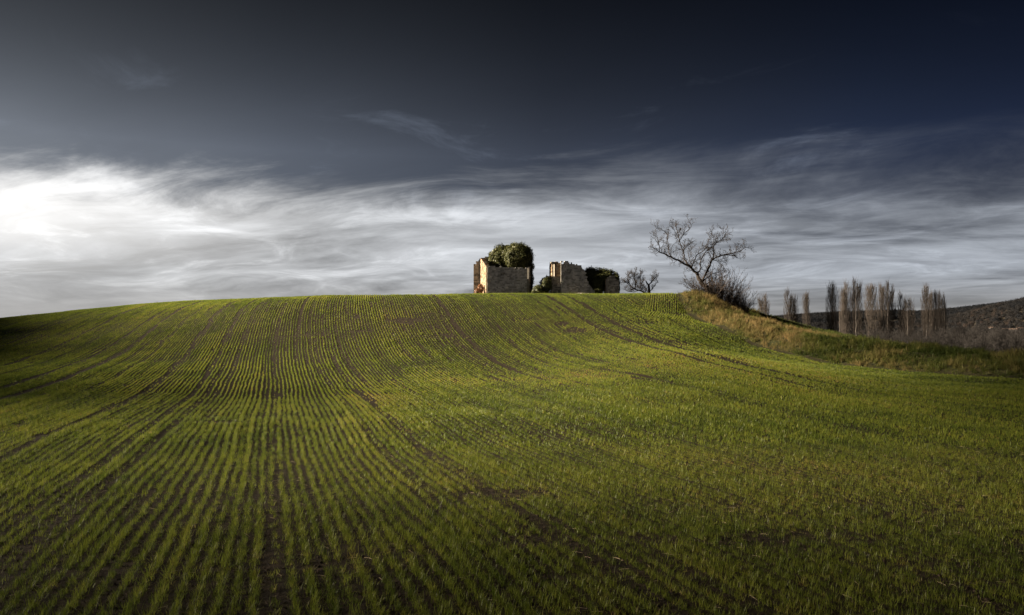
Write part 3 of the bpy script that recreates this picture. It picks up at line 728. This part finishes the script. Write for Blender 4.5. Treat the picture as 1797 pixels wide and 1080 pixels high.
# ------------------------------------------------------------------ bare trees
def wander(r, p, d, length, n, curl, lift):
    pts = [p.copy()]; d = d.normalized()
    for i in range(n):
        d = (d+Vector((r.gauss(0, curl), r.gauss(0, curl), r.gauss(0, curl)+lift))).normalized()
        p = p+d*(length/n); pts.append(p)
    return pts
def twigs_on(b, r, pts, rad, level, P):
    """side shoots along a branch, recursively"""
    if level == 0: return
    seg = [(pts[i+1]-pts[i]).length for i in range(len(pts)-1)]; tot = sum(seg)
    s = P['start']*tot*r.uniform(.7, 1.2)
    while s < tot:
        a = 0
        t = s
        while a < len(seg)-1 and t > seg[a]: t -= seg[a]; a += 1
        f = min(1, t/max(seg[a], 1e-6)); p = pts[a].lerp(pts[a+1], f); tan = (pts[a+1]-pts[a]).normalized()
        rr = rad[a]+(rad[a+1]-rad[a])*f
        az = Vector((r.gauss(0, 1), r.gauss(0, 1)*P.get('flat', 1), r.gauss(0, 1))); az = az-tan*az.dot(tan)
        if az.length > .05:
            az.normalize(); sp = r.uniform(*P['angle'])
            d = tan*math.cos(sp)+az*math.sin(sp)+Vector((0, 0, P['up']))
            ln = P['len']*(P['ratio']**(P['levels']-level))*r.uniform(.45, 1.25)*(1-.45*s/tot)
            r0 = max(min(rr*.62, ln*.020+.002), P['rmin'])
            n = 5 if level > 1 else 4
            q = wander(r, p, d, ln, n, P['curl'], P['lift'])
            rd = [max(r0*(1-.75*i/n), P['rmin']*.7) for i in range(n+1)]
            b.tube(q, rd, 4 if level > 1 else 3)
            if P.get('bud') and level == 1 and r.random() < P['bud']:
                e = q[-1]; k = P['budsize']*r.uniform(.5, 1.3)
                b.box(e, Vector((k, 0, k*.3)), Vector((0, k*.7, 0)), Vector((-k*.3, 0, k)))
            twigs_on(b, r, q, rd, level-1, P)
        s += P['gap']*(P.get('gapr', .7)**(P['levels']-level))*r.uniform(.5, 1.5)
def smooth_path(pts, n):
    out = []
    for i in range(len(pts)-1):
        p0, p1, p2, p3 = pts[max(i-1, 0)], pts[i], pts[i+1], pts[min(i+2, len(pts)-1)]
        for k in range(n):
            t = k/n
            out.append(.5*((2*p1)+(p2-p0)*t+(2*p0-5*p1+4*p2-p3)*t*t+(3*p1-p0-3*p2+p3)*t**3))
    out.append(pts[-1]); return out
def build_big_tree():
    d0 = 59.3; r = random.Random(77)
    def cp(cx, cy, dd=0.): return Vector(at(1070+cx/5.4, 370+cy/5.4, d0+dd))
    b0 = cp(985, 800); base = Vector((b0.x, b0.y, gz(b0.x, b0.y)))
    o = empty('bare_tree', base, 'large leafless tree leaning left from the mound at the field edge', 'tree')
    def limb(name, pts, r0, r1, n=4):
        q = smooth_path([p-base for p in pts], n); m_ = len(q)-1
        q = [p+Vector((r.gauss(0, .018), r.gauss(0, .03), r.gauss(0, .018))) if 0 < i < m_ else p for i, p in enumerate(q)]
        rd = [r0+(r1-r0)*(i/m_)**.8 for i in range(m_+1)]
        b = MB(); b.tube(q, rd, 7)
        return q, rd, b
    P = dict(start=.12, angle=(.5, 1.25), up=.16, len=.90, ratio=.55, levels=3, curl=.19, lift=.05, rmin=.0088, gap=.225, gapr=.66, bud=.12, budsize=.022)
    br = cp(985, 815); br.z = base.z-.15
    trunk = [br, cp(950, 765), cp(905, 720), cp(868, 685), cp(840, 628), cp(822, 592)]
    limbs = [
        ([cp(826, 600), cp(770, 540, -.1), cp(690, 498, -.3), cp(600, 450, -.5), cp(550, 428, -.6), cp(470, 390, -.7), cp(430, 360, -.8), cp(375, 338, -.8)], .085, .016),
        ([cp(775, 543, -.1), cp(715, 480, .3), cp(700, 400, .5), cp(665, 310, .6), cp(648, 220, .7), cp(625, 150, .6), cp(628, 100, .6)], .055, .012),
        ([cp(590, 446, -.5), cp(560, 400, -.2), cp(552, 310, .0), cp(535, 215, .1), cp(485, 175, .1), cp(435, 150, .0)], .036, .011),
        ([cp(475, 392, -.7), cp(462, 320, -.9), cp(450, 260, -1.), cp(430, 235, -1.)], .024, .010),
        ([cp(655, 290, .6), cp(700, 225, .9), cp(745, 180, 1.), cp(770, 140, 1.), cp(745, 110, 1.)], .028, .010),
        ([cp(690, 385, .5), cp(740, 330, .2), cp(790, 290, .0)], .024, .010),
        ([cp(640, 235, .6), cp(600, 170, .3), cp(560, 130, .2)], .022, .010),
        ([cp(868, 685), cp(900, 615, -.3), cp(945, 530, -.5), cp(975, 465, -.7), cp(1060, 425, -.8), cp(1175, 402, -.9), cp(1245, 375, -.9), cp(1290, 350, -.9), cp(1335, 362, -.9)], .075, .011),
        ([cp(945, 530, -.5), cp(985, 410, .0), cp(988, 325, .3), cp(1040, 290, .5), cp(1092, 235, .6), cp(1062, 178, .6)], .046, .011),
        ([cp(824, 594), cp(862, 555, .4), cp(858, 480, .6), cp(905, 395, .8), cp(960, 350, 1.), cp(985, 260, 1.2), cp(960, 215, 1.2)], .050, .011),
        ([cp(778, 540, -.1), cp(800, 470, -.5), cp(835, 415, -.7), cp(905, 370, -.8), cp(940, 290, -.9), cp(935, 220, -.9)], .040, .010),
        ([cp(1040, 290, .5), cp(1085, 270, .2), cp(1120, 310, .1)], .020, .010),
        ([cp(1060, 425, -.8), cp(1130, 420, -.4), cp(1195, 435, -.2), cp(1240, 462, -.1)], .026, .010),
        ([cp(868, 680), cp(960, 605, .5), cp(1040, 578, .7), cp(1090, 560, .8)], .036, .010),
        ([cp(850, 640), cp(790, 560, .8), cp(760, 480, 1.2), cp(745, 400, 1.4), cp(800, 350, 1.5)], .034, .010),
        ([cp(975, 465, -.7), cp(1040, 480, -.3), cp(1100, 490, -.1), cp(1100, 530, .0)], .022, .009),
        ([cp(925, 735), cp(830, 760, -.4), cp(770, 690, -.6), cp(712, 620, -.7)], .026, .009),
        ([cp(930, 740), cp(820, 765, .3), cp(735, 725, .4), cp(690, 688, .4)], .022, .009),
        ([cp(890, 700), cp(960, 680, .3), cp(1040, 640, .5), cp(1110, 610, .6)], .022, .009),
    ]
    q, rd, b = limb('trunk', trunk, .20, .115, 5)
    link('trunk', b.mesh('trunk', True), M_BARK, o)
    for pts, r0, r1 in limbs:
        q, rd, b = limb('limb', pts, r0*1.2, r1*1.0)
        l = link('limb', b.mesh('limb', True), M_BARK, o)
        t = MB(); twigs_on(t, r, q, rd, 3, P)
        # shoots at the tip
        link('twigs', t.mesh('twigs'), M_TWIG, l)
    # brambly shoots round the foot
    t = MB()
    for i in range(110):
        x = r.uniform(800, 1010); p = cp(x, 0); p = Vector((p.x, d0+r.uniform(-.8, .8), 0)); p.z = gz(p.x, p.y)-.03
        qq = wander(r, p-base, Vector((r.gauss(-.25, .5), r.gauss(0, .4), 1.)), r.uniform(.6, 1.9), 6, .16, .0)
        rr = [.010*(1-.6*k/6) for k in range(7)]; t.tube(qq, rr, 3)
        twigs_on(t, r, qq, rr, 1, dict(start=.3, angle=(.4, 1.), up=.1, len=.4, ratio=.6, levels=1, curl=.2, lift=.03, rmin=.006, gap=.14, bud=.25, budsize=.02))
    link('foot_shoots', t.mesh('foot_shoots'), M_TWIG, o)
def build_shrubs():
    r = random.Random(5)
    spec = [(1252, 8, 2.1, 'dense leafless shrub tangled round the foot of the large leaning tree'),
            (1272, 9, 2.5, 'tall leafless shrub in the middle of the thicket right of the leaning tree'),
            (1289, 8, 1.9, 'leafless shrub next to the right end of the thicket on the bank'),
            (1302, 6, 1.5, 'leafless shrub at the right end of the thicket leaning outward to the right')]
    for j, (x, w, h, lab) in enumerate(spec):
        d = 59.6+j*.5; p0 = at(x, 545, d); base = Vector((p0[0], p0[1], gz(p0[0], p0[1])))
        o = empty('bare_shrub', base, lab, 'shrub', 'leafless shrubs on the bank'); st, tw = MB(), MB()
        for i in range(62):
            p = base+Vector((r.gauss(0, w*.022+.12), r.gauss(0, .35), 0)); p.z = gz(p.x, p.y)-.04
            ln = h*r.uniform(.5, 1.35)
            q = wander(r, p-base, Vector((r.gauss(.04+.05*j, .38), r.gauss(0, .35), 1.)), ln, 8, .085, .0)
            rd = [max(.017*(1-.75*k/8), .006) for k in range(9)]; st.tube(q, rd, 4)
            twigs_on(tw, r, q, rd, 2, dict(start=.22, angle=(.3, .8), up=.25, len=.62, ratio=.5, levels=2, curl=.12, lift=.04, rmin=.0062, gap=.20, gapr=.7))
        link('stems', st.mesh('stems'), M_SHRUB, o); link('twigs', tw.mesh('twigs'), M_SHRUB, o)
def build_small_tree():
    d0 = 92.; r = random.Random(19)
    def cp(cx, cy, dd=0.): return Vector(at(1070+cx/5.4, 370+cy/5.4, d0+dd))
    b0 = cp(368, 812); base = Vector((b0.x, d0, gz(b0.x, d0)))
    o = empty('bare_tree', base, 'small leafless forked tree on the brow between the right ruin and the leaning tree', 'tree')
    P = dict(start=.15, angle=(.4, 1.1), up=.12, len=1.15, ratio=.55, levels=3, curl=.16, lift=.05, rmin=.014, gap=.20, gapr=.62)
    foot = base-base; foot.z = -.2
    def limb(pts, r0, r1, name, par, lev=3):
        q = smooth_path([p-base for p in pts], 4); n = len(q)-1
        rd = [r0+(r1-r0)*i/n for i in range(n+1)]; b = MB(); b.tube(q, rd, 6)
        l = link(name, b.mesh(name, True), M_BARK, par)
        if lev:
            t = MB(); twigs_on(t, r, q, rd, lev, P); link('twigs', t.mesh('twigs'), M_TWIG, l)
    f = base+Vector((0, 0, -.2))
    limb([f, cp(375, 780), cp(370, 715), cp(368, 700)], .17, .11, 'trunk', o, 0)
    limb([cp(368, 705), cp(352, 685), cp(343, 668)], .10, .075, 'limb', o, 0)
    limb([cp(369, 705), cp(400, 672), cp(430, 640), cp(448, 612)], .075, .02, 'limb', o)
    limb([cp(374, 770), cp(405, 740), cp(430, 700), cp(455, 660)], .04, .015, 'limb', o, 2)
    limb([f+Vector((-.08, .1, 0)), cp(345, 795), cp(300, 762), cp(240, 745), cp(185, 705), cp(130, 660)], .13, .025, 'limb', o)
    limb([cp(240, 745), cp(243, 700), cp(240, 650), cp(225, 600)], .075, .02, 'limb', o)
    limb([cp(300, 762), cp(290, 700), cp(290, 640), cp(285, 600)], .055, .018, 'limb', o)
    limb([cp(200, 715), cp(170, 650), cp(180, 610)], .045, .018, 'limb', o)
    limb([cp(280, 755), cp(220, 770), cp(160, 760), cp(140, 740)], .04, .016, 'limb', o, 2)
def poplar_meshes(seed, H, Wd, tops):
    """a fastigiate bare poplar H tall and 2*Wd wide: trunk mesh and crown mesh"""
    r = random.Random(seed); tr, cr = MB(), MB()
    for k in range(tops):
        off = (k-(tops-1)/2)*Wd*.75; hk = H*(1 if k == 0 else r.uniform(.86, .96))
        q = [Vector((off*min(1, i/4)+r.gauss(0, .06), r.gauss(0, .06), hk*i/14)) for i in range(15)]
        rd = [.24*(1-.9*i/14)/(1+.25*(tops-1)) for i in range(15)]; tr.tube(q, rd, 6)
        n = int(150/tops)+28
        for i in range(n):
            z = hk*(.16+.78*r.random()**.9); a = r.uniform(0, 6.283)
            prof = math.sin(min(1., max(.05, (z/hk-.08)/.92))**.75*math.pi)**.6
            reach = Wd*(1. if tops == 1 else .62)*prof*r.uniform(.55, 1.1); ln = min(reach*r.uniform(2.6, 4.2)+.8, (hk-z)*.9+1.2)
            p0 = q[min(13, int(z/hk*14))].lerp(q[min(14, int(z/hk*14)+1)], (z/hk*14) % 1)
            pts = []
            for t in (0, .2, .45, .7, 1.):
                s = reach*(1-(1-t)**2.2)
                pts.append(p0+Vector((math.cos(a)*s, math.sin(a)*s, ln*t))+Vector((r.gauss(0, .05), r.gauss(0, .05), 0)))
            rb = .045*(1-.5*z/hk)
            rdb = [rb, rb*.8, rb*.6, rb*.42, .014]; cr.tube(pts, rdb, 3)
            for s_ in range(6):
                f = r.uniform(.15, .95)*4; j = int(f); pp = pts[j].lerp(pts[min(j+1, 4)], f-j); aa = r.uniform(0, 6.28); l2 = r.uniform(.6, 1.7)
                e1 = pp+Vector((math.cos(aa)*.22*l2, math.sin(aa)*.22*l2, l2*.55)); e2 = pp+Vector((math.cos(aa)*.30*l2, math.sin(aa)*.30*l2, l2*1.05))
                cr.tube([pp, e1, e2], [.024, .020, .013], 3)
    return tr.mesh('poplar_trunk', True), cr.mesh('poplar_crown')
def build_poplars():
    spec = [  # pixel x, top y, half width px, variant, label
        (1339, 522, 10, 1, 'short bare poplar standing alone just right of the thicket'),
        (1388, 513, 9, 3, 'bare twin-topped poplar, first of the two standing between lone poplar and row'),
        (1415, 520, 6, 0, 'slender bare poplar standing alone left of the main row'),
        (1460, 506, 9, 2, 'pointed bare poplar at the left end of the main row'),
        (1482, 500, 10, 3, 'twin-topped bare poplar just left of the tallest poplar'),
        (1503, 496, 10, 1, 'tallest bare poplar of the row'),
        (1528, 509, 10.5, 4, 'broad round-topped bare poplar right of the tallest poplar'),
        (1547, 507, 6.5, 0, 'slim bare poplar touching the taller one on its right'),
        (1561, 501, 8.5, 5, 'tall bare poplar at the right end of the group of three'),
        (1589, 518, 9, 3, 'bare twin-topped poplar alone in the gap towards the right'),
        (1625, 509, 7, 2, 'tallest bare poplar of the rightmost cluster'),
        (1634, 519, 4, 0, 'thin bare poplar close against the tallest of the rightmost cluster'),
        (1641, 519, 4.5, 4, 'thin bare poplar in the middle of the rightmost cluster'),
        (1648, 520, 4, 2, 'thin bare poplar second from the right in the rightmost cluster'),
        (1655, 521, 4.5, 1, 'thin bare poplar at the right end of the rightmost cluster')]
    var = [poplar_meshes(100+i, 20., (1.5, 1.9, 1.75, 1.9, 2.1, 1.8)[i], (1, 2, 1, 3, 1, 2)[i]) for i in range(6)]
    r = random.Random(3)
    for i, (x, y, hw, v, lab) in enumerate(spec):
        d = 250+r.uniform(-12, 12)+(18 if x > 1620 else 0); p = at(x, y, d); g = gz(p[0], p[1])
        o = empty('poplar_tree', (p[0], p[1], g), lab, 'tree', 'bare poplars in the valley')
        H = p[2]-g; k = H/20.; wsc = 1.25*(hw*d/F_PX)/(1.5, 1.9, 1.75, 1.9, 2.1, 1.8)[v]
        tm, cm = var[v]
        for nm, me, mt in (('trunk', tm, M_POPLAR), ('crown', cm, M_POPTWIG)):
            c = link(nm, me, mt, o); c.scale = (wsc, wsc, k); c.rotation_euler.z = r.uniform(0, 6.28)
def bare_round_tree(seed, H):
    r = random.Random(seed); b = MB()
    q = wander(r, Vector((0, 0, -.3)), Vector((0, 0, 1)), H*.75, 7, .07, .05); rd = [.16*(1-.8*i/7) for i in range(8)]; b.tube(q, rd, 5)
    twigs_on(b, r, q, rd, 3, dict(start=.22, angle=(.35, .95), up=.30, len=H*.42, ratio=.5, levels=3, curl=.14, lift=.06, rmin=.022, gap=H*.055, gapr=.8))
    return b.mesh('bare_tree')
def build_woods():
    rng = np.random.default_rng(12)
    # leafless wood on the valley floor
    pts, sz = [], []
    for _ in range(1700):
        d = rng.uniform(170, 420); x = rng.uniform(1300, 2150) if d < 330 else rng.uniform(1250, 2100)
        p = at(x, 600, d); X, Y = p[0], p[1]
        top = np.interp(x, (1300, 1400, 1450, 1520, 1600, 1660, 1720, 1797, 2100), (612, 604, 592, 578, 576, 572, 572, 578, 575))+rng.normal(0, 7)
        H = zy(x, top, d)-gz(X, Y)
        if H < 2.5: continue
        pts.append((X, Y, gz(X, Y))); sz.append(min(H, 13)/8.*rng.uniform(.75, 1.05))
    n = len(pts)
    src = [(bare_round_tree(60+i, 8.), M_WOOD) for i in range(5)]
    scatter('woodland', pts, np.stack([np.zeros(n), np.zeros(n), rng.uniform(0, 6.28, n)], -1), sz, rng.integers(0, 5, n), rng.random(n), src,
            'brown leafless wood filling the valley beyond the bank', 'wood')
    # far hill
    xs = np.linspace(-200, 2600, 120); ds = np.linspace(620, 2300, 44)
    sky = lambda x: np.interp(x, (-200, 1000, 1300, 1380, 1450, 1550, 1620, 1680, 1797, 2100, 2600), (615, 600, 567, 560, 555, 551, 553, 547, 534, 520, 525))
    RIDGE = 1400.
    V = []
    for d in ds:
        for x in xs:
            t = np.clip((d-620)/(RIDGE-620), 0, 1.0); top = zy(x, sky(x), RIDGE); X = (x-CX)/F_PX*d
            s = t*t*(3-2*t) if d <= RIDGE else 1-.5*((d-RIDGE)/(2300-RIDGE))**2
            # a nearer shoulder lower down on the right
            sh = 26*math.exp(-((x-1850)/170)**2)*math.exp(-((d-930)/170)**2)
            z = -9+(top+9)*s+sh+10*(float(fnoise(np.array([X/260.]), np.array([d/260.]), 91, 3)[0])-.5)*s*(1-s)*3
            V.append((X, d, z))
    nx = len(xs); Fc = [(j*nx+i, j*nx+i+1, (j+1)*nx+i+1, (j+1)*nx+i) for j in range(len(ds)-1) for i in range(nx-1)]
    me = bpy.data.meshes.new('hill'); me.from_pydata(V, [], Fc); me.polygons.foreach_set('use_smooth', [True]*len(Fc)); me.update()
    mh = rough_mat('hill_scrub', [(.3, (.035, .030, .022)), (.55, (.065, .052, .036)), (.75, (.11, .080, .050))], .012, .0, 1.)
    h = link('hill', me, mh); tag(h, 'long dark wooded hill across the valley', 'hill', kind='structure')
    Va = np.array(V).reshape(len(ds), nx, 3)
    def hz(x, d):
        fi = (x-xs[0])/(xs[-1]-xs[0])*(nx-1); fj = (d-ds[0])/(ds[-1]-ds[0])*(len(ds)-1)
        i, j = int(fi), int(fj); a, b = fi-i, fj-j
        i2, j2 = min(i+1, nx-1), min(j+1, len(ds)-1)
        return Va[j, i, 2]*(1-a)*(1-b)+Va[j, i2, 2]*a*(1-b)+Va[j2, i, 2]*(1-a)*b+Va[j2, i2, 2]*a*b
    pts, sz, tint = [], [], []
    for _ in range(30000):
        d = 640+(1500-640)*rng.random(); x = rng.uniform(1230, 2300)
        X = (x-CX)/F_PX*d
        cl = float(fnoise(np.array([X/75.]), np.array([d/75.]), 95, 2)[0])
        if d < 1150 and cl < .40: continue
        if d < 900 and rng.random() < .3: continue
        pts.append((X, d, hz(x, d)-.3)); sz.append(rng.uniform(.38, .85)*(.8 if d < 950 else 1.))
        tint.append(np.clip(.30+(cl-.5)*.9+rng.normal(0, .13)+(.18 if d < 1000 else -.06), 0, 1))
    n = len(pts); src = []
    for i in range(4):
        r = random.Random(200+i); b = MB()
        ellip_leaves(b, r, Vector((0, 0, 4.6)), (3.6, 3.6, 4.0), 260, .60, lump=.6, seed=i); ellip_leaves(b, r, Vector((0, 0, 3.6)), (2.2, 2.2, 2.6), 90, .8, lump=.6, seed=i+9)
        b.tube([Vector((0, 0, -1)), Vector((0, 0, 3))], [.3, .2], 4); src.append((b.mesh('hill_tree'), M_HILLTREE))
    scatter('hill_woodland', pts, np.stack([np.zeros(n), np.zeros(n), rng.uniform(0, 6.28, n)], -1), sz, rng.integers(0, 4, n), tint, src,
            'dark continuous wood clothing the far hill', 'wood')
    # a few pale houses among the trees
    HOUSE = ['leftmost of the tiny pale houses among trees on the far hill', 'second from left of the tiny pale houses on the far hill', 'second from right of the tiny pale houses on the far hill', 'rightmost tiny pale house on the far hill at the picture edge']
    r = random.Random(21)
    for i, (x, y) in enumerate(((1741, 579), (1764, 580), (1778, 581), (1790, 578))):
        # find the slope that this line of sight meets
        best = min((abs(zy(x, y, d)-hz(x, d)-2.0), d) for d in range(640, 1390, 8)); d = best[1]
        X = (x-CX)/F_PX*d; g = hz(x, d)
        far = False
        o = empty('house', (X, d, g), HOUSE[i], 'house', 'far houses on the hill' if not far else 'far houses between the poplars')
        o.rotation_euler.z = r.uniform(-.7, .7); k = r.uniform(.5, .8)
        b = MB(); b.box(Vector((0, 0, 1.6*k)), Vector((4.2*k, 0, 0)), Vector((0, 3*k, 0)), Vector((0, 0, 2.6*k))); link('wall', b.mesh('wall'), M_HOUSEWALL, o)
        b = MB(); w_, l_, z0 = 3.4*k, 4.6*k, 4.2*k
        b.v = [Vector(q) for q in ((-l_, -w_, z0), (l_, -w_, z0), (l_, w_, z0), (-l_, w_, z0), (-l_, 0, z0+1.9*k), (l_, 0, z0+1.9*k))]
        b.f = [(0, 1, 5, 4), (2, 3, 4, 5), (0, 4, 3), (1, 2, 5), (0, 3, 2, 1)]; link('roof', b.mesh('roof'), M_HOUSEROOF, o)
build_big_tree(); build_shrubs(); build_small_tree(); build_poplars(); build_woods()

# ------------------------------------------------------------------ unseen lumps added out of view on the left, shaped to shade the field's edges
def build_shade_blockers():
    m, nt, N, L = mat_new('shade_blocker_white')
    d = N.new('ShaderNodeBsdfDiffuse'); d.inputs[0].default_value = (.8, .8, .8, 1)
    t = N.new('ShaderNodeBsdfTranslucent'); t.inputs[0].default_value = (.8, .8, .8, 1)
    x = N.new('ShaderNodeMixShader'); x.inputs[0].default_value = .3; L.new(d.outputs[0], x.inputs[1]); L.new(t.outputs[0], x.inputs[2])
    o = N.new('ShaderNodeOutputMaterial'); L.new(x.outputs[0], o.inputs[0])
    e1 = Vector((sdir.y, -sdir.x, 0)).normalized(); e2 = sdir.cross(e1).normalized()
    if e2.z < 0: e2 = -e2
    r = random.Random(4)
    FAR = 800.
    for edge, sgn in (([(-70, 1.3), (4, 1.6), (10, 2.2), (16, 3.0), (28, 5.0), (36, 7.5), (43, 12), (51, 30)], 1), ([(-70, -1.5), (5, -1.8), (10, -2.5), (16, -3.3), (28, -4.7), (40, -5.5), (55, -6.0), (70, -7.5), (90, -15), (105, -32)], -1)):
        b = MB(); ex, ey = zip(*edge)
        c0 = sdir*FAR+e1*20+e2*sgn*30
        for rad, n_ in ((5, 60), (11, 40), (20, 40), (26, 30)):
            for k in range(n_):
                a = ex[0]+(ex[-1]-ex[0])*(k+r.random())/n_
                p = sdir*(FAR+r.uniform(-10, 10))+e1*a+e2*(float(np.interp(a, ex, ey))+sgn*(rad*(1.0 if rad < 20 else 1.5 if rad < 25 else 2.4)))-c0
                lump_core(b, p, (rad*1.3, rad*1.3, rad), r.randint(0, 99), .25, 1.)
        k = link('shade_blocker', b.mesh('shade_blocker', True), m, None, c0); tag(k, 'unseen lumps added out of view to shade the edges of the field', 'shade_blocker', kind='structure')
build_shade_blockers()
